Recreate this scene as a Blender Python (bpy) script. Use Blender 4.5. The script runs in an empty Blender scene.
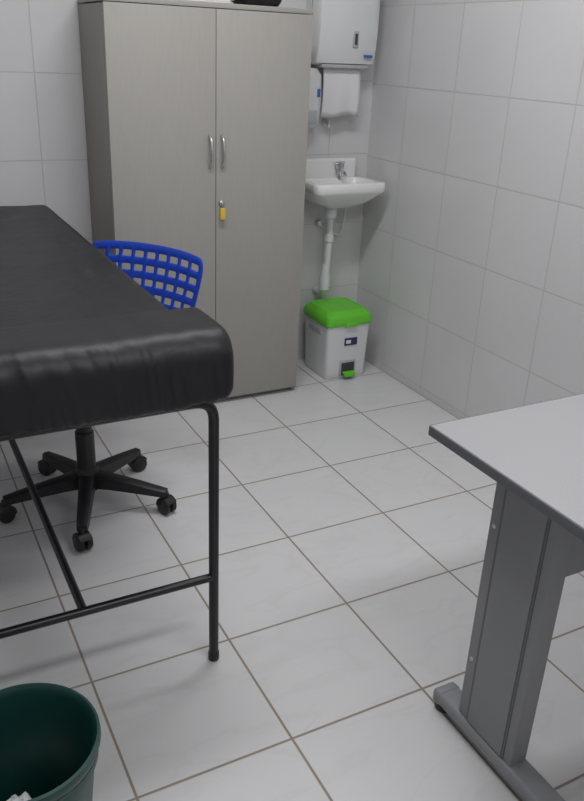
import bpy, bmesh, math, random
from mathutils import Vector, Matrix, noise
random.seed(4)
S=1.1            # model units -> metres
T=0.335          # floor tile in model units
scene=bpy.context.scene
try:
    scene.view_settings.view_transform='Standard'
    scene.view_settings.look='None'
except Exception: pass

# ------------------------------------------------------------ materials
def newmat(name):
    m=bpy.data.materials.new(name); m.use_nodes=True
    nt=m.node_tree; b=nt.nodes['Principled BSDF']
    return m,nt,b
def M(nt,op,a,b=None,c=None):
    n=nt.nodes.new('ShaderNodeMath'); n.operation=op
    for i,v in enumerate((a,b,c)):
        if v is None: continue
        if isinstance(v,(int,float)): n.inputs[i].default_value=v
        else: nt.links.new(v,n.inputs[i])
    return n.outputs[0]
def mixc(nt,f,a,b):
    n=nt.nodes.new('ShaderNodeMix'); n.data_type='RGBA'
    for s,v in ((n.inputs[0],f),(n.inputs[6],a),(n.inputs[7],b)):
        if isinstance(v,(int,float)): s.default_value=v
        elif isinstance(v,tuple): s.default_value=v if len(v)==4 else v+(1,)
        else: nt.links.new(v,s)
    return n.outputs[2]
def plain(name,col,rough=.5,metal=0,noise_amt=.06,scale=12,bump=0.0,bscale=60,spec=.5,coat=0,stretch=(1,1,1)):
    m,nt,b=newmat(name)
    g=nt.nodes.new('ShaderNodeNewGeometry')
    mp=nt.nodes.new('ShaderNodeMapping'); mp.inputs['Scale'].default_value=stretch
    nt.links.new(g.outputs['Position'],mp.inputs['Vector'])
    n=nt.nodes.new('ShaderNodeTexNoise'); n.inputs['Scale'].default_value=scale; n.inputs['Detail'].default_value=4
    nt.links.new(mp.outputs[0],n.inputs['Vector'])
    lo=tuple(c*(1-noise_amt) for c in col); hi=tuple(min(1,c*(1+noise_amt)) for c in col)
    nt.links.new(mixc(nt,n.outputs[0],lo,hi),b.inputs['Base Color'])
    b.inputs['Roughness'].default_value=rough; b.inputs['Metallic'].default_value=metal
    b.inputs['Specular IOR Level'].default_value=spec; b.inputs['Coat Weight'].default_value=coat
    if bump>0:
        n2=nt.nodes.new('ShaderNodeTexNoise'); n2.inputs['Scale'].default_value=bscale; n2.inputs['Detail'].default_value=3
        nt.links.new(mp.outputs[0],n2.inputs['Vector'])
        bp=nt.nodes.new('ShaderNodeBump'); bp.inputs['Strength'].default_value=bump; bp.inputs['Distance'].default_value=.01
        nt.links.new(n2.outputs[0],bp.inputs['Height']); nt.links.new(bp.outputs[0],b.inputs['Normal'])
    return m
def tilemat(name,axes,size,offs,base,base2,grout,gw,rough,vein,veincol,bumpd=.002):
    m,nt,b=newmat(name)
    g=nt.nodes.new('ShaderNodeNewGeometry'); sp=nt.nodes.new('ShaderNodeSeparateXYZ')
    nt.links.new(g.outputs['Position'],sp.inputs[0])
    ds=[];ids=[]
    for ax,sz,of in zip(axes,size,offs):
        c=M(nt,'DIVIDE',M(nt,'SUBTRACT',sp.outputs[ax],of*S),sz*S)
        fr=M(nt,'FRACT',M(nt,'ADD',c,100.5))
        d=M(nt,'MULTIPLY',M(nt,'ABSOLUTE',M(nt,'SUBTRACT',fr,.5)),sz*S)
        ds.append(d); ids.append(M(nt,'FLOOR',M(nt,'ADD',c,100)))
    d=M(nt,'MINIMUM',ds[0],ds[1])
    mr=nt.nodes.new('ShaderNodeMapRange'); mr.interpolation_type='SMOOTHSTEP'
    nt.links.new(d,mr.inputs[0]); mr.inputs[1].default_value=gw*.5; mr.inputs[2].default_value=gw*.5+.0018
    tile=mr.outputs[0]
    cb=nt.nodes.new('ShaderNodeCombineXYZ'); nt.links.new(ids[0],cb.inputs[0]); nt.links.new(ids[1],cb.inputs[1])
    wn=nt.nodes.new('ShaderNodeTexWhiteNoise'); wn.noise_dimensions='3D'; nt.links.new(cb.outputs[0],wn.inputs[0])
    vm=nt.nodes.new('ShaderNodeVectorMath'); vm.operation='MULTIPLY_ADD'
    nt.links.new(wn.outputs['Color'],vm.inputs[0]); vm.inputs[1].default_value=(9,9,9); nt.links.new(g.outputs['Position'],vm.inputs[2])
    mp=nt.nodes.new('ShaderNodeMapping'); mp.inputs['Rotation'].default_value=(.3,.2,.7); mp.inputs['Scale'].default_value=(1,2.4,1.6)
    nt.links.new(vm.outputs[0],mp.inputs[0])
    n=nt.nodes.new('ShaderNodeTexNoise'); n.inputs['Scale'].default_value=2.6; n.inputs['Detail'].default_value=5; n.inputs['Distortion'].default_value=.8
    nt.links.new(mp.outputs[0],n.inputs['Vector'])
    rg=M(nt,'ABSOLUTE',M(nt,'SUBTRACT',n.outputs[0],.5))
    mv=nt.nodes.new('ShaderNodeMapRange'); nt.links.new(rg,mv.inputs[0]); mv.inputs[1].default_value=0; mv.inputs[2].default_value=.035; mv.inputs[3].default_value=vein; mv.inputs[4].default_value=0
    n3=nt.nodes.new('ShaderNodeTexNoise'); n3.inputs['Scale'].default_value=3; n3.inputs['Detail'].default_value=6
    nt.links.new(vm.outputs[0],n3.inputs['Vector'])
    c1=mixc(nt,n3.outputs[0],base,base2)
    c2=mixc(nt,mv.outputs[0],c1,veincol)
    c3=mixc(nt,tile,grout,c2)
    nt.links.new(c3,b.inputs['Base Color'])
    r=M(nt,'ADD',M(nt,'MULTIPLY',M(nt,'SUBTRACT',1,tile),.5),rough)
    nt.links.new(r,b.inputs['Roughness'])
    bp=nt.nodes.new('ShaderNodeBump'); bp.inputs['Strength'].default_value=.6; bp.inputs['Distance'].default_value=bumpd
    h=M(nt,'ADD',tile,M(nt,'MULTIPLY',n3.outputs[0],.25))
    nt.links.new(h,bp.inputs['Height']); nt.links.new(bp.outputs[0],b.inputs['Normal'])
    return m
WB=(.645,.64,.645);WB2=(.69,.685,.69);WG=(.52,.51,.515)
mFloor=tilemat('floor_tile',(0,1),(T,T),(0,0),(.625,.625,.63),(.69,.69,.69),(.30,.245,.195),.0042,.27,.13,(.46,.46,.46))
mWallR=tilemat('wall_tile_right',(1,2),(.297,.2925),(1.41,1.20),WB,WB2,WG,.0028,.2,.05,(.58,.58,.59),.0006)
mWallB=tilemat('wall_tile_back',(0,2),(.297,.2925),(-.04,1.21),WB,WB2,WG,.0028,.2,.05,(.58,.58,.59),.0006)
mCeil=plain('ceiling_paint',(.85,.84,.82),.8)
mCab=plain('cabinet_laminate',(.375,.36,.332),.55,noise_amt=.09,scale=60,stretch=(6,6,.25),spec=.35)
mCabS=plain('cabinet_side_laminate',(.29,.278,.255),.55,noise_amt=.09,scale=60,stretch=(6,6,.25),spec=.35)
mGap=plain('dark_gap',(.05,.05,.05),.8)
mSteel=plain('brushed_steel',(.6,.6,.61),.35,1)
mChrome=plain('chrome',(.7,.7,.72),.12,1)
mYel=plain('yellow_tag',(.75,.52,.05),.4)
mVinyl=plain('black_vinyl',(.010,.010,.013),.47,noise_amt=.3,scale=8,bump=.3,bscale=15,spec=.42)
mBlkMetal=plain('black_steel',(.012,.012,.014),.35)
mBlkPl=plain('black_plastic',(.013,.013,.014),.45)
mBlue=plain('blue_plastic',(.012,.06,.50),.4)
mWhPl=plain('white_plastic',(.70,.71,.71),.35,noise_amt=.03)
mGrPl=plain('grey_plastic',(.42,.44,.46),.4)
mCer=plain('white_ceramic',(.80,.80,.79),.15,noise_amt=.02,coat=.4)
mGreen=plain('green_plastic',(.14,.60,.035),.4)
mTeal=plain('dark_green_plastic',(.006,.052,.045),.4)
mPaper=plain('paper',(.74,.74,.75),.8,noise_amt=.05,bump=.2,bscale=30)
mDesk=plain('desk_grey_laminate',(.43,.43,.445),.42,noise_amt=.2,scale=420,spec=.35)
mDeskE=plain('desk_edge_band',(.13,.135,.15),.45)
mDeskM=plain('desk_grey_metal',(.25,.255,.27),.45)
mDeskD=plain('desk_dark_groove',(.14,.145,.155),.5)
mSticker=plain('sticker_blue',(.02,.03,.12),.4)
mPrint=plain('blue_print',(.05,.13,.45),.5)

# ------------------------------------------------------------ mesh helpers (world coords in model units)
GROUPS=[]
def obj(name,bm,mat,smooth=35,mods=()):
    me=bpy.data.meshes.new(name); 
    bmesh.ops.recalc_face_normals(bm,faces=bm.faces)
    bm.to_mesh(me); bm.free()
    for f in me.polygons: f.use_smooth=True
    try: me.set_sharp_from_angle(angle=math.radians(smooth))
    except Exception: pass
    me.materials.append(mat)
    o=bpy.data.objects.new(name,me); scene.collection.objects.link(o)
    for kind,kw in mods:
        md=o.modifiers.new(kind.lower(),kind)
        for k,v in kw.items(): setattr(md,k,v)
    return o
def box(name,x0,x1,y0,y1,z0,z1,mat,bev=.003,seg=2,rot=None,pivot=None,smooth=35):
    bm=bmesh.new(); bmesh.ops.create_cube(bm,size=1)
    for v in bm.verts:
        v.co=Vector((x0+(v.co.x+.5)*(x1-x0),y0+(v.co.y+.5)*(y1-y0),z0+(v.co.z+.5)*(z1-z0)))
    if bev>0: bmesh.ops.bevel(bm,geom=bm.edges[:],offset=bev,segments=seg,affect='EDGES',profile=.5)
    if rot: 
        p=Vector(pivot) if pivot else Vector(((x0+x1)/2,(y0+y1)/2,(z0+z1)/2))
        for v in bm.verts: v.co=p+rot@(v.co-p)
    return obj(name,bm,mat,smooth)
def loft(name,rings,mat,cap0=True,cap1=True,closed=False,smooth=40,mods=()):
    bm=bmesh.new(); R=[[bm.verts.new(p) for p in r] for r in rings]
    n=len(R[0]); L=len(R)
    for i in range(L if closed else L-1):
        a=R[i]; b=R[(i+1)%L]
        for k in range(n):
            bm.faces.new((a[k],a[(k+1)%n],b[(k+1)%n],b[k]))
    if not closed:
        if cap0: bm.faces.new(R[0])
        if cap1: bm.faces.new(R[-1])
    return obj(name,bm,mat,smooth,mods)
def lathe(name,prof,c,mat,n=32,cap0=True,cap1=True,smooth=40):
    return loft(name,[[Vector((c[0]+r*math.cos(2*math.pi*k/n),c[1]+r*math.sin(2*math.pi*k/n),c[2]+z)) for k in range(n)] for r,z in prof],mat,cap0,cap1,smooth=smooth)
def tube(name,pts,r,mat,n=14,round_r=0,rr=None):
    P=[Vector(p) for p in pts]
    if round_r>0:
        Q=[P[0]]
        for i in range(1,len(P)-1):
            a=P[i]+(P[i-1]-P[i]).normalized()*round_r; b=P[i]+(P[i+1]-P[i]).normalized()*round_r
            for k in range(7):
                t=k/6; Q.append(a*(1-t)**2+P[i]*2*t*(1-t)+b*t*t)
        Q.append(P[-1]); P=Q
    rings=[]; up=None
    for i,p in enumerate(P):
        d=(P[min(i+1,len(P)-1)]-P[max(i-1,0)]).normalized()
        if up is None: up=Vector((0,0,1)) if abs(d.z)<.9 else Vector((1,0,0))
        s=d.cross(up).normalized(); up=s.cross(d).normalized()
        q=rr[i] if rr else r
        rings.append([p+(s*math.cos(2*math.pi*k/n)+up*math.sin(2*math.pi*k/n))*q for k in range(n)])
    return loft(name,rings,mat,smooth=50)
def rrect(cx,cy,hx,hy,r,z,n=6):
    out=[]
    for sx,sy,a0 in ((1,1,0),(-1,1,90),(-1,-1,180),(1,-1,270)):
        for k in range(n+1):
            a=math.radians(a0+90*k/n)
            out.append(Vector((cx+sx*(hx-r)+r*math.cos(a),cy+sy*(hy-r)+r*math.sin(a),z)))
    return out
def group(name,parts): GROUPS.append((name,parts))
def cyl(name,c,ax,r,h,mat,n=24,bev=.002):
    ax=Vector(ax).normalized(); s=ax.orthogonal().normalized(); t=ax.cross(s); c=Vector(c)
    pr=[(r-bev,-h/2),(r,-h/2+bev),(r,h/2-bev),(r-bev,h/2)]
    return loft(name,[[c+ax*z+(s*math.cos(2*math.pi*k/n)+t*math.sin(2*math.pi*k/n))*q for k in range(n)] for q,z in pr],mat,smooth=50)

# ------------------------------------------------------------ room
XR=1.345; XL=-1.35; YB=1.96; YN=-2.1; H=2.4
group('floor',[box('floor',XL-.1,XR+.1,YN-.1,YB+.1,-.05,0,mFloor,0)])
group('wall_right',[box('wall_right',XR,XR+.1,YN-.1,YB+.1,0,H,mWallR,0)])
group('wall_back',[box('wall_back',XL,XR,YB,YB+.1,0,H,mWallB,0)])
group('wall_left',[box('wall_left',XL-.1,XL,YN-.1,YB+.1,0,H,mWallR,0)])
group('wall_front',[box('wall_front',XL,XR,YN-.1,YN,0,H,mWallB,0)])
group('ceiling',[box('ceiling',XL-.1,XR+.1,YN-.1,YB+.1,H,H+.05,mCeil,0)])

# ------------------------------------------------------------ cabinet
cx0,cx1,cy0,cy1,ch=.122,.865,1.632,1.95,1.450
mid=.499
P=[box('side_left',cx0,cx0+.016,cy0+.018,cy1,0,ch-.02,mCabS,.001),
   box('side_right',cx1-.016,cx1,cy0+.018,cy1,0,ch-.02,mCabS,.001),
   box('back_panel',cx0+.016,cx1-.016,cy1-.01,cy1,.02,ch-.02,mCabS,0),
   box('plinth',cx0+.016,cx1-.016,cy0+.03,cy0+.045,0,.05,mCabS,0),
   box('inner_void',cx0+.016,cx1-.016,cy0+.02,cy0+.028,.03,ch-.021,mGap,0),
   box('top_board',cx0-.001,cx1+.001,cy0-.001,cy1,ch-.016,ch,mCab,.002),
   box('door_left',cx0+.001,mid-.0012,cy0,cy0+.016,.022,ch-.018,mCab,.001),
   box('door_right',mid+.0012,cx1-.001,cy0,cy0+.016,.022,ch-.018,mCab,.001)]
for i,x in enumerate((mid-.024,mid+.022)):
    P.append(tube(f'handle_{i+1}',[(x,cy0+.002,.925),(x,cy0-.018,.94),(x,cy0-.024,.98),(x,cy0-.018,1.02),(x,cy0+.002,1.035)],.0055,mSteel,round_r=.012))
P.append(cyl('lock',(mid+.02,cy0-.004,.80),(0,1,0),.010,.012,mSteel))
P.append(cyl('key',(mid+.02,cy0-.014,.80),(0,1,0),.004,.012,mSteel))
P.append(box('key_tag',mid+.010,mid+.030,cy0-.022,cy0-.016,.742,.785,mYel,.004,3))
group('storage_cabinet',P)
papers=[]
for k in range(6):
    papers.append(box(f'sheet_{k+1}',.34+random.uniform(-.01,.01),.56+random.uniform(-.01,.01),1.636+random.uniform(-.004,.006),1.86,ch+.0005+k*.005,ch+.005+k*.005,mPaper,.0008))
group('paper_stack',papers)
bm=bmesh.new(); bmesh.ops.create_icosphere(bm,subdivisions=4,radius=1)
for v in bm.verts:
    c=v.co.copy(); nn=noise.noise(c*2.3)*.18
    c*=1+nn; c.z=max(c.z,-.55)
    v.co=Vector((.69+c.x*.085,1.73+c.y*.085,ch+.041+c.z*.075))
group('black_bag',[obj('black_bag',bm,mVinyl,60),
      tube('strap',[(.63,1.71,ch+.07),(.65,1.69,ch+.14),(.73,1.69,ch+.14),(.75,1.71,ch+.07)],.006,mBlkPl,round_r=.03)])

# ------------------------------------------------------------ examination couch
bx0,bx1=-.69,-.048
def pad(name,x0,x1,y0,y1,z0,z1,r,amp,seed,nx=70,ny=60,rf=None,crease=0):
    rf=rf or r
    sec=[]
    def corner(cy,cz,rad,a0,n=9):
        for k in range(n+1):
            a=math.radians(a0+90*k/n); sec.append((cy+rad*math.cos(a),cz+rad*math.sin(a)))
    corner(y1-r,z1-r,r,0); 
    for k in range(1,ny//3): 
        t=k/(ny//3); sec.append((y1-r+(y0+rf-(y1-r))*t,z1))
    corner(y0+rf,z1-rf,rf,90)
    for k in range(1,6):
        t=k/6; sec.append((y0,z1-rf+(z0+.02-(z1-rf))*t))
    corner(y0+.02,z0+.02,.02,180,4)
    for k in range(1,8):
        t=k/8; sec.append((y0+.02+(y1-.04-y0)*t,z0))
    corner(y1-.02,z0+.02,.02,270,4)
    cyc=(y0+y1)/2; czc=(z0+z1)/2
    rings=[]
    er=min(max(r,.028),.03)
    xs=[(x0+er*(1-math.cos(math.radians(15*k))),er*(1-math.sin(math.radians(15*k)))) for k in range(7)]
    xs+=[(x0+er+(x1-x0-2*er)*k/nx,0) for k in range(1,nx)]
    xs+=[(x1-er*(1-math.cos(math.radians(15*(6-k)))),er*(1-math.sin(math.radians(15*(6-k))))) for k in range(7)]
    hy=(y1-y0)/2; hz=(z1-z0)/2
    for x,ins in xs:
        ring=[]
        for (y,z) in sec:
            yy=cyc+(y-cyc)*(hy-ins)/hy; zz=czc+(z-czc)*(hz-ins)/hz
            p=Vector((x*9,yy*5,zz*14+seed))
            w=noise.noise(p)*amp+noise.noise(Vector((x*26+zz*14,yy*8,zz*5+seed)))*amp*.7
            if crease:
                fr=max(0,min(1,(y0+.09-yy)/.09))   # front face pulls into vertical creases
                q=noise.noise(Vector((x*34+zz*6,zz*3,seed+4)))
                w-=fr*crease*max(0,.35-abs(q))*2.2*(.4+.6*max(0,(z1-zz)/(z1-z0)))
            d=Vector((0,(y-cyc)/hy,(z-czc)/hz)); d.normalize()
            ring.append(Vector((x,yy,zz))+d*w)
        rings.append(ring)
    return loft(name,rings,mat=mVinyl,smooth=70)
P=[pad('headrest_pad',-.70,-.022,.25,.452,.672,.820,.022,.0035,3.1,nx=200,rf=.06,crease=.005),
   pad('mattress',bx0,bx1,.462,1.85,.70,.786,.016,.003,7.7,nx=110,ny=240)]
rL=.0112; lx0,lx1=-.64,-.058; yn,yf=.29,1.76
P.append(tube('near_leg_frame',[(lx1,yn,.004),(lx1,yn,.668),(lx0,yn,.668),(lx0,yn,.004)],rL,mBlkMetal,round_r=.045))
P.append(tube('far_leg_frame',[(lx1,yf,.004),(lx1,yf,.668),(lx0,yf,.668),(lx0,yf,.004)],rL,mBlkMetal,round_r=.045))
P.append(tube('crossbar_near',[(lx1,yn,.235),(lx0,yn,.235)],.0095,mBlkMetal))
P.append(tube('crossbar_far',[(lx1,yf,.235),(lx0,yf,.235)],.0095,mBlkMetal))
P.append(tube('stretcher',[(-.349,yn,.235),(-.349,yf,.235)],.0095,mBlkMetal))
for i,x in enumerate((lx0+.03,lx1-.03)):
    P.append(box(f'side_rail_{i+1}',x-.012,x+.012,yn,yf,.665,.69,mBlkMetal,.003))
P.append(box('base_board',bx0+.01,bx1-.01,.29,1.84,.688,.702,mBlkPl,.002))
k=0
for x in (lx0,lx1):
    for y in (yn,yf):
        k+=1; P.append(lathe(f'rubber_foot_{k}',[(.0115,0),(.013,.003),(.0128,.022),(.0112,.025)],(x,y,0),mBlkPl,n=18))
group('examination_couch',P)

# ------------------------------------------------------------ swivel chair
cc=Vector((-.148,1.09,0)); th=math.radians(37)
ud=Vector((math.cos(th),math.sin(th),0)); wd=Vector((-math.sin(th),math.cos(th),0))
P=[]
P.append(lathe('hub',[(.028,.055),(.036,.06),(.036,.125),(.03,.135)],cc,mBlkPl))
P.append(lathe('gas_column',[(.028,.13),(.028,.25),(.023,.255),(.023,.29),(.014,.292),(.014,.37)],cc,mBlkPl))
for i in range(5):
    a=math.radians(-108+72*i); d=Vector((math.cos(a),math.sin(a),0)); s=Vector((-d.y,d.x,0))
    rings=[]
    for t,w,z0,z1 in ((.02,.026,.07,.12),(.08,.023,.07,.110),(.16,.020,.066,.098),(.225,.018,.062,.086),(.25,.015,.06,.082)):
        c=cc+d*t
        rings.append([c+s*w+Vector((0,0,z0)),c+s*w*.9+Vector((0,0,z1-.004)),c+s*w*.5+Vector((0,0,z1)),c-s*w*.5+Vector((0,0,z1)),c-s*w*.9+Vector((0,0,z1-.004)),c-s*w+Vector((0,0,z0))])
    P.append(loft(f'base_arm_{i+1}',rings,mBlkPl,smooth=30))
    tip=cc+d*.25
    ca=a+random.uniform(-.9,.9)+math.pi/2; ax=Vector((math.cos(ca),math.sin(ca),0)); fw=Vector((-ax.y,ax.x,0))
    P.append(cyl(f'caster_stem_{i+1}',tip+Vector((0,0,.058)),(0,0,1),.007,.03,mBlkPl,12))
    for j in (-1,1):
        P.append(cyl(f'caster_wheel_{i+1}_{(j+3)//2}',tip+ax*j*.0125+Vector((0,0,.0255)),ax,.0255,.017,mBlkPl,24,.004))
    rr=[]
    for k2 in range(9):
        q=math.radians(-10+k2*20); 
        rr.append([tip+ax*o_+fw*math.cos(q)*r_+Vector((0,0,.027+math.sin(q)*r_)) for o_,r_ in ((-.021,.024),(-.018,.0295),(.018,.0295),(.021,.024))])
    P.append(loft(f'caster_hood_{i+1}',rr,mBlkPl,smooth=40))
def chairpt(u,w,z): return cc+ud*u+wd*w+Vector((0,0,z))
P.append(loft('seat_mechanism',[[chairpt(u,w,z) for u,w in ((-.1,-.06),(.1,-.06),(.1,.06),(-.1,.06))] for z in (.335,.385)],mBlkPl))
def shell(name,f,nu,nv,mat,holes=lambda i,j:False,th_=.006):
    bm=bmesh.new(); g=[[bm.verts.new(f(i/nu,j/nv)) for j in range(nv+1)] for i in range(nu+1)]
    for i in range(nu):
        for j in range(nv):
            if holes(i,j): continue
            bm.faces.new((g[i][j],g[i+1][j],g[i+1][j+1],g[i][j+1]))
    loose=[v for v in bm.verts if not v.link_faces]
    bmesh.ops.delete(bm,geom=loose,context='VERTS')
    return obj(name,bm,mat,60,(('SOLIDIFY',dict(thickness=th_,offset=0)),('SUBSURF',dict(levels=2,render_levels=2))))
def sq(a,b,p=.22):
    return a*(1-p*b*b*.5*abs(b)**2),b*(1-p*a*a*.5*abs(a)**2)
def seatf(a,b):
    a=a*2-1;b=b*2-1; x,y=sq(a,b,.34)
    z=.405+.018*(y*y)+.012*abs(x)**3-.02*max(0,-x)**3*2
    return chairpt(.01+x*.19,y*.2,z)
P.append(shell('seat',seatf,16,16,mBlue,lambda i,j:(i%3==1 and j%3==1 and 3<i<13 and 3<j<13),.012))
# backrest: each slot is 3 cells wide (so it stays a rounded rectangle) between bridges
def glines(n,wide,narrow,edge,sub):
    L=[0,edge]; slot=[-1]
    for k in range(n):
        for q in sub: L.append(L[-1]+wide*q); slot.append(k)
        if k<n-1: L.append(L[-1]+narrow); slot.append(-1)
    L.append(L[-1]+edge); slot.append(-1); t=L[-1]
    return [v/t for v in L],slot
UL,US=glines(9,.030,.015,.022,(.18,.64,.18)); VL,VS=glines(5,.015,.022,.024,(.25,.5,.25))
def backg(i,j):
    a=UL[i]*2-1; b=VL[j]*2-1
    x,y=sq(a,b,.13)
    half=.182+.036*(y*.5+.5)
    w=x*half; z=.63+y*.118+.006*(1-x*x)
    u=.292+.055*(y*.5+.5)-.036*x*x
    return chairpt(u,w-.024,z)
def backshell():
    nu=len(UL)-1; nv=len(VL)-1
    bm=bmesh.new(); g=[[bm.verts.new(backg(i,j)) for j in range(nv+1)] for i in range(nu+1)]
    for i in range(nu):
        for j in range(nv):
            if US[i]>=0 and VS[j]>=0: continue
            bm.faces.new((g[i][j],g[i+1][j],g[i+1][j+1],g[i][j+1]))
    bmesh.ops.delete(bm,geom=[v for v in bm.verts if not v.link_faces],context='VERTS')
    return obj('backrest',bm,mBlue,60,(('SOLIDIFY',dict(thickness=.008,offset=0)),('SUBSURF',dict(levels=2,render_levels=2))))
P.append(backshell())
P.append(tube('back_support',[chairpt(.05,.0,.365),chairpt(.25,.0,.36),chairpt(.29,.0,.45),chairpt(.325,.0,.60)],.014,mBlkPl,round_r=.04))
group('swivel_chair',P)

# ------------------------------------------------------------ wash basin
sx,sy=1.134,1.838
hx,hy=.170,.116
rings=[rrect(sx,sy+.02,.03,.03,.028,.717),
 rrect(sx,sy+.02,.07,.06,.04,.722),rrect(sx,sy+.01,.125,.09,.05,.748),rrect(sx,sy+.003,.150,.106,.04,.775),
 rrect(sx,sy,hx-.004,hy-.003,.028,.790),rrect(sx,sy,hx,hy,.028,.796),rrect(sx,sy,hx,hy,.028,.826),rrect(sx,sy,hx-.005,hy-.005,.026,.831),
 rrect(sx,sy-.012,hx-.028,hy-.035,.045,.829),rrect(sx,sy-.012,hx-.036,hy-.042,.042,.815),rrect(sx,sy-.010,hx-.06,hy-.055,.035,.775),rrect(sx,sy-.008,.06,.035,.03,.757),rrect(sx,sy-.008,.012,.012,.0115,.754)]
P=[loft('basin',rings,mCer,smooth=50)]
P.append(box('backsplash',sx-hx+.012,sx+hx-.03,1.928,1.956,.80,.905,mCer,.012,4))
P.append(cyl('drain',(sx,sy-.008,.757),(0,0,1),.014,.006,mChrome))
fx=sx+.045; fy=1.912
P.append(lathe('tap_body',[(.014,.822),(.015,.832),(.010,.836),(.010,.862),(.017,.866),(.019,.884),(.008,.892)],(fx,fy,0),mChrome,n=20))
P.append(tube('tap_spout',[(fx,fy,.850),(fx-.005,fy-.045,.858),(fx-.008,fy-.068,.842)],.007,mChrome,round_r=.012))
P.append(tube('tap_handle',[(fx-.022,fy,.889),(fx+.022,fy,.889)],.005,mChrome))
P.append(tube('waste_pipe',[(sx-.02,1.855,.72),(sx-.02,1.855,.60),(sx-.022,1.858,.45),(sx-.035,1.86,.38),(sx-.02,1.865,.335),(sx-.015,1.955,.33)],.015,mWhPl,round_r=.03))
P.append(lathe('waste_nut',[(.020,.67),(.026,.675),(.026,.715),(.02,.72)],(sx-.02,1.855,0),mWhPl,n=20))
P.append(lathe('waste_collar',[(.015,.57),(.020,.573),(.020,.60),(.015,.604)],(sx-.02,1.855,0),mWhPl,n=20))
P.append(lathe('bottle_trap',[(.016,.355),(.023,.36),(.024,.41),(.018,.44),(.015,.47)],(sx-.028,1.859,0),mWhPl,n=20))
P.append(tube('supply_hose',[(fx+.01,fy,.80),(fx+.045,fy,.70),(fx+.035,fy+.01,.57),(fx-.03,1.935,.60),(fx-.065,1.956,.63)],.0055,mWhPl,round_r=.04))
P.append(cyl('wall_valve',(fx-.065,1.95,.63),(0,1,0),.014,.02,mChrome))
group('wash_basin',P)

# ------------------------------------------------------------ paper towel dispenser
dx0,dx1,dy=1.012,1.288,1.845
P=[]
def drings():
    out=[]
    for z,yf_,ix in ((1.268,.045,.006),(1.276,.02,.0),(1.33,.006,0),(1.40,0,0),(1.55,.0,.0),(1.61,.012,.006),(1.64,.05,.02)):
        out.append([Vector((x,y,z)) for x,y in ((dx0+ix,YB-.002),(dx0+ix,dy+yf_+.02),(dx0+ix+.008,dy+yf_+.007),(dx0+ix+.03,dy+yf_),(dx1-ix-.03,dy+yf_),(dx1-ix-.008,dy+yf_+.007),(dx1-ix,dy+yf_+.02),(dx1-ix,YB-.002))])
    return out
P.append(loft('housing',drings(),mWhPl,smooth=40))
P.append(box('seam_strip',dx0-.0015,dx1+.0015,dy+.062,dy+.068,1.285,1.60,mGrPl,.001))
P.append(box('level_window',1.172,1.184,dy-.0025,dy+.004,1.345,1.385,mGap,.001))
P.append(box('window_frame',1.166,1.190,dy-.001,dy+.004,1.335,1.395,mGrPl,.003))
P.append(box('brand_print',1.225,1.262,dy+.004,dy+.012,1.30,1.310,mPrint,.0005))
P.append(box('outlet_lip',dx0+.03,dx1-.03,dy+.02,YB-.03,1.258,1.272,mGrPl,.004))
bm=bmesh.new(); g=[]
for i in range(13):
    row=[]
    for j in range(9):
        x=1.064+.172*i/12; t=j/8; z=1.27-.195*t-.006*math.sin(i*.55)*t
        y=1.895-.01*math.sin(t*3)+.004*math.sin(i*.9)*t
        row.append(bm.verts.new((x,y,z)))
    g.append(row)
for i in range(12):
    for j in range(8): bm.faces.new((g[i][j],g[i+1][j],g[i+1][j+1],g[i][j+1]))
P.append(obj('towel_sheet',bm,mPaper,60,(('SOLIDIFY',dict(thickness=.0015)),)))
group('paper_towel_dispenser',P)
s0,s1=.945,1.055
P=[loft('body',[[Vector((x,y,z)) for x,y in ((s0,YB-.002),(s0+ix,1.885+f),(s0+.02,1.868+f),(s1-.02,1.868+f),(s1-ix,1.885+f),(s1,YB-.002))] for z,f,ix in ((1.03,.03,.006),(1.05,.008,0),(1.12,0,0),(1.23,.004,0),(1.255,.03,.006))],mWhPl,smooth=40),
   box('push_lever',s0+.025,s1-.025,1.862,1.875,1.05,1.10,mGrPl,.004),
   box('label_print',s1-.026,s1-.014,1.8655,1.884,1.15,1.18,mPrint,.001),
   cyl('nozzle',((s0+s1)/2,1.895,1.02),(0,0,1),.008,.03,mGrPl,14)]
group('soap_dispenser',P)
P=[cyl('rose',(1.12,1.954,1.045),(0,1,0),.013,.010,mWhPl,20),
   cyl('stem',(1.12,1.935,1.045),(0,1,0),.006,.035,mChrome,14),
   tube('lever',[(1.12,1.92,1.03),(1.12,1.918,1.075)],.004,mWhPl)]
group('wall_stopcock',P)

# ------------------------------------------------------------ pedal bin
b0,b1,bf,bb=1.032,1.247,1.675,1.90
bcx,bcy=(b0+b1)/2,(bf+bb)/2; bhx,bhy=(b1-b0)/2,(bb-bf)/2
P=[loft('body',[rrect(bcx,bcy,bhx*s,bhy*s,.022,z,5) for s,z in ((.90,0),(.93,.006),(.935,.03),(1.0,.25),(1.0,.262),(.94,.262),(.9,.05))],mWhPl,smooth=35)]
P.append(loft('lid',[rrect(bcx,bcy+o,bhx*s,bhy*s2,.026,z,5) for s,s2,z,o in ((1.05,1.05,.246,0),(1.07,1.07,.25,0),(1.07,1.07,.27,0),(1.03,1.03,.286,0),(.86,.80,.306,.004),(.80,.74,.306,.004),(.78,.72,.303,.004))],mGreen,smooth=30))
P.append(box('lid_hinge',bcx-.05,bcx+.05,bb+.0,bb+.018,.25,.29,mGreen,.004))
P.append(box('lid_tab',bcx-.03,bcx+.03,bf-.016,bf-.004,.243,.262,mGreen,.004))
P.append(box('pedal_recess',bcx-.038,bcx+.042,bf+.001,bf+.014,.012,.085,mGrPl,.003))
P.append(box('pedal_opening',bcx-.030,bcx+.034,bf-.002,bf+.01,.018,.075,mGap,.002))
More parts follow.
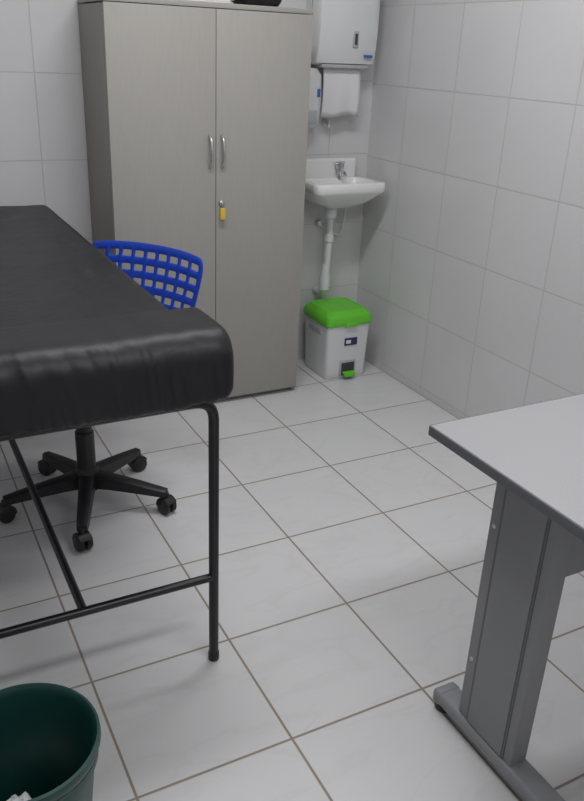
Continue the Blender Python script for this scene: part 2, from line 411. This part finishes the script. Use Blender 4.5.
P.append(box('pedal',bcx-.026,bcx+.030,bf-.022,bf+.006,.026,.036,mGreen,.003))
P.append(box('pedal_lip',bcx-.026,bcx+.030,bf-.026,bf-.019,.016,.036,mGreen,.003))
P.append(box('sticker',bcx-.022,bcx+.04,bf-.0015,bf+.008,.155,.188,mSticker,.0005))
P.append(box('sticker_text',bcx-.016,bcx+.008,bf-.0022,bf+.006,.163,.179,mPaper,.0003))
P.append(box('side_grip',b0-.002,b0+.008,bcy-.05,bcy+.05,.20,.222,mGrPl,.003))
group('pedal_bin',P)

# ------------------------------------------------------------ desk
tx0,tx1,ty0,ty1,tz=.262,1.28,-.56,-.004,.684
P=[box('desk_top',tx0,tx1,ty0,ty1,tz-.020,tz,mDesk,.002),
   box('edge_left',tx0-.003,tx0+.001,ty0-.001,ty1+.001,tz-.0205,tz-.001,mDeskE,.0015),
   box('edge_back',tx0-.001,tx1+.001,ty1-.001,ty1+.003,tz-.0205,tz-.001,mDeskE,.0015),
   box('edge_front',tx0-.001,tx1+.001,ty0-.003,ty0+.001,tz-.0205,tz-.001,mDeskE,.0015)]
for n_,xo in (('left',.330),('right',1.15)):
    P.append(box(f'leg_column_{n_}',xo+.004,xo+.046,-.285,-.122,.045,tz-.020,mDeskM,.004))
    P.append(box(f'leg_face_{n_}',xo,xo+.006,-.258,-.156,.05,tz-.03,mDeskM,.002))
    P.append(box(f'leg_groove_a_{n_}',xo+.002,xo+.006,-.155,-.150,.05,tz-.03,mDeskD,0))
    P.append(box(f'leg_groove_b_{n_}',xo+.002,xo+.006,-.264,-.259,.05,tz-.03,mDeskD,0))
    P.append(box(f'foot_{n_}',xo-.006,xo+.052,-.52,-.062,.018,.048,mDeskM,.010,3))
    for i,(ya,yb) in enumerate(((-.075,-.045),(-.537,-.507))):
        P.append(box(f'foot_cap_{n_}_{i+1}',xo-.007,xo+.053,ya,yb,.014,.049,mDeskM if i==0 else mBlkPl,.010,3))
    for i,yy in enumerate((-.065,-.515)):
        P.append(cyl(f'foot_glide_{n_}_{i+1}',(xo+.018,yy,.010),(0,0,1),.022,.020,mBlkPl,18))
    P.append(box(f'top_support_{n_}',xo+.002,xo+.05,-.50,-.06,tz-.040,tz-.020,mDeskM,.003))
    P.append(cyl(f'screw_{n_}_1',(xo+.0035,-.137,.52),(1,0,0),.005,.004,mSteel,12,.001))
    P.append(cyl(f'screw_{n_}_2',(xo+.0035,-.137,.20),(1,0,0),.005,.004,mSteel,12,.001))
P.append(box('modesty_panel',.376,1.15,-.20,-.185,.40,tz-.020,mDeskM,.001))
group('office_desk',P)

# ------------------------------------------------------------ waste bucket
wc=(-.532,-.045,0)
P=[lathe('bucket',[(.088,0),(.092,.004),(.118,.258),(.124,.263),(.1275,.275),(.1265,.285),(.122,.287),(.118,.281),(.115,.268),(.09,.012),(.0,.010)],wc,mTeal,n=56,cap1=False)]
P.append(lathe('rim_band',[(.1185,.238),(.1215,.240),(.1225,.256),(.120,.258)],wc,mTeal,n=56,cap0=False,cap1=False))
def crumple(name,c,r,sd,mat):
    bm=bmesh.new(); bmesh.ops.create_icosphere(bm,subdivisions=4,radius=1)
    for v in bm.verts:
        q=v.co*2.2+Vector((sd,0,0)); k=1+.5*abs(noise.noise(q))-.35*abs(noise.noise(q*2.3))
        v.co=Vector(c)+v.co*r*k
    return obj(name,bm,mat,20)
P.append(crumple('crumpled_paper_1',(wc[0]-.02,wc[1]+.028,.075),.038,1,mPaper))
P.append(crumple('crumpled_paper_2',(wc[0]+.035,wc[1]-.01,.055),.030,5,mPaper))
P.append(crumple('crumpled_paper_3',(wc[0]-.01,wc[1]-.04,.045),.032,8,mPaper))
group('waste_bucket',P)

# ------------------------------------------------------------ ceiling lamp and added fill fixture
mt,nt,b=newmat('lamp_tube'); b.inputs['Emission Color'].default_value=(.97,.98,1,1); b.inputs['Emission Strength'].default_value=3
LAMPS_AND_FILL=[(.25,.75),(.25,-.95)]  # first is the room's lamp; second fixture is added to flatten the light
for lx,ly in LAMPS_AND_FILL:
    P=[box('housing',lx-.6,lx+.6,ly-.09,ly+.09,H-.05,H-.002,mWhPl,.006)]
    for i,o_ in enumerate((-.045,.045)):
        P.append(cyl(f'tube_{i+1}',(lx,ly+o_,H-.065),(1,0,0),.013,1.14,mt,16))
    group('ceiling_lamp_and_fill',P)

# ------------------------------------------------------------ bake scale / origins / parents
def finish():
    for name,parts in GROUPS:
        lo=Vector((1e9,)*3); hi=Vector((-1e9,)*3)
        for o in parts:
            o.data.transform(Matrix.Scale(S,4))
            for v in o.data.vertices:
                for k in range(3):
                    lo[k]=min(lo[k],v.co[k]); hi[k]=max(hi[k],v.co[k])
        loc=Vector(((lo.x+hi.x)/2,(lo.y+hi.y)/2,lo.z))
        for o in parts: o.data.transform(Matrix.Translation(-loc))
        if len(parts)==1 and parts[0].name==name:
            parts[0].location=loc
        else:
            for o in parts:
                if o.name==name: o.name=name+'_body'
            e=bpy.data.objects.new(name,None); e.empty_display_size=.1; scene.collection.objects.link(e); e.location=loc
            for o in parts: o.parent=e
finish()

# ------------------------------------------------------------ lights
def area(name,loc,sx_,sy_,power,col,rot=(0,0,0)):
    l=bpy.data.lights.new(name,'AREA'); l.shape='RECTANGLE'; l.size=sx_; l.size_y=sy_; l.energy=power; l.color=col
    o=bpy.data.objects.new(name,l); o.location=[c*S for c in loc]; o.rotation_euler=rot; scene.collection.objects.link(o)
for (lx,ly),pw in zip(LAMPS_AND_FILL,(21,18.5)):
    area('ceiling_tube_and_fill_light',(lx,ly,H-.09),1.3,.25,pw,(.985,.985,1))  # the second, near area light is added fill
w=bpy.data.worlds.new('world'); scene.world=w; w.use_nodes=True
w.node_tree.nodes['Background'].inputs[0].default_value=(.85,.87,.9,1); w.node_tree.nodes['Background'].inputs[1].default_value=.15

# ------------------------------------------------------------ camera
px,py,pz,yaw,p,r,F=-0.6144,-1.0693,1.3234,0.4961,0.418,-0.0442,792.62
f=Vector((math.sin(yaw)*math.cos(p),math.cos(yaw)*math.cos(p),-math.sin(p)))
rt=Vector((math.cos(yaw),-math.sin(yaw),0)); dn=f.cross(rt)
r2=rt*math.cos(r)+dn*math.sin(r); d2=-rt*math.sin(r)+dn*math.cos(r)
cam=bpy.data.cameras.new('camera'); cam.sensor_fit='VERTICAL'; cam.sensor_height=24; cam.lens=F/801*24; cam.clip_start=.02
co=bpy.data.objects.new('camera',cam); scene.collection.objects.link(co)
R3=Matrix((r2,-d2,-f)).transposed()
co.matrix_world=Matrix.Translation(Vector((px,py,pz))*S)@R3.to_4x4()
scene.camera=co
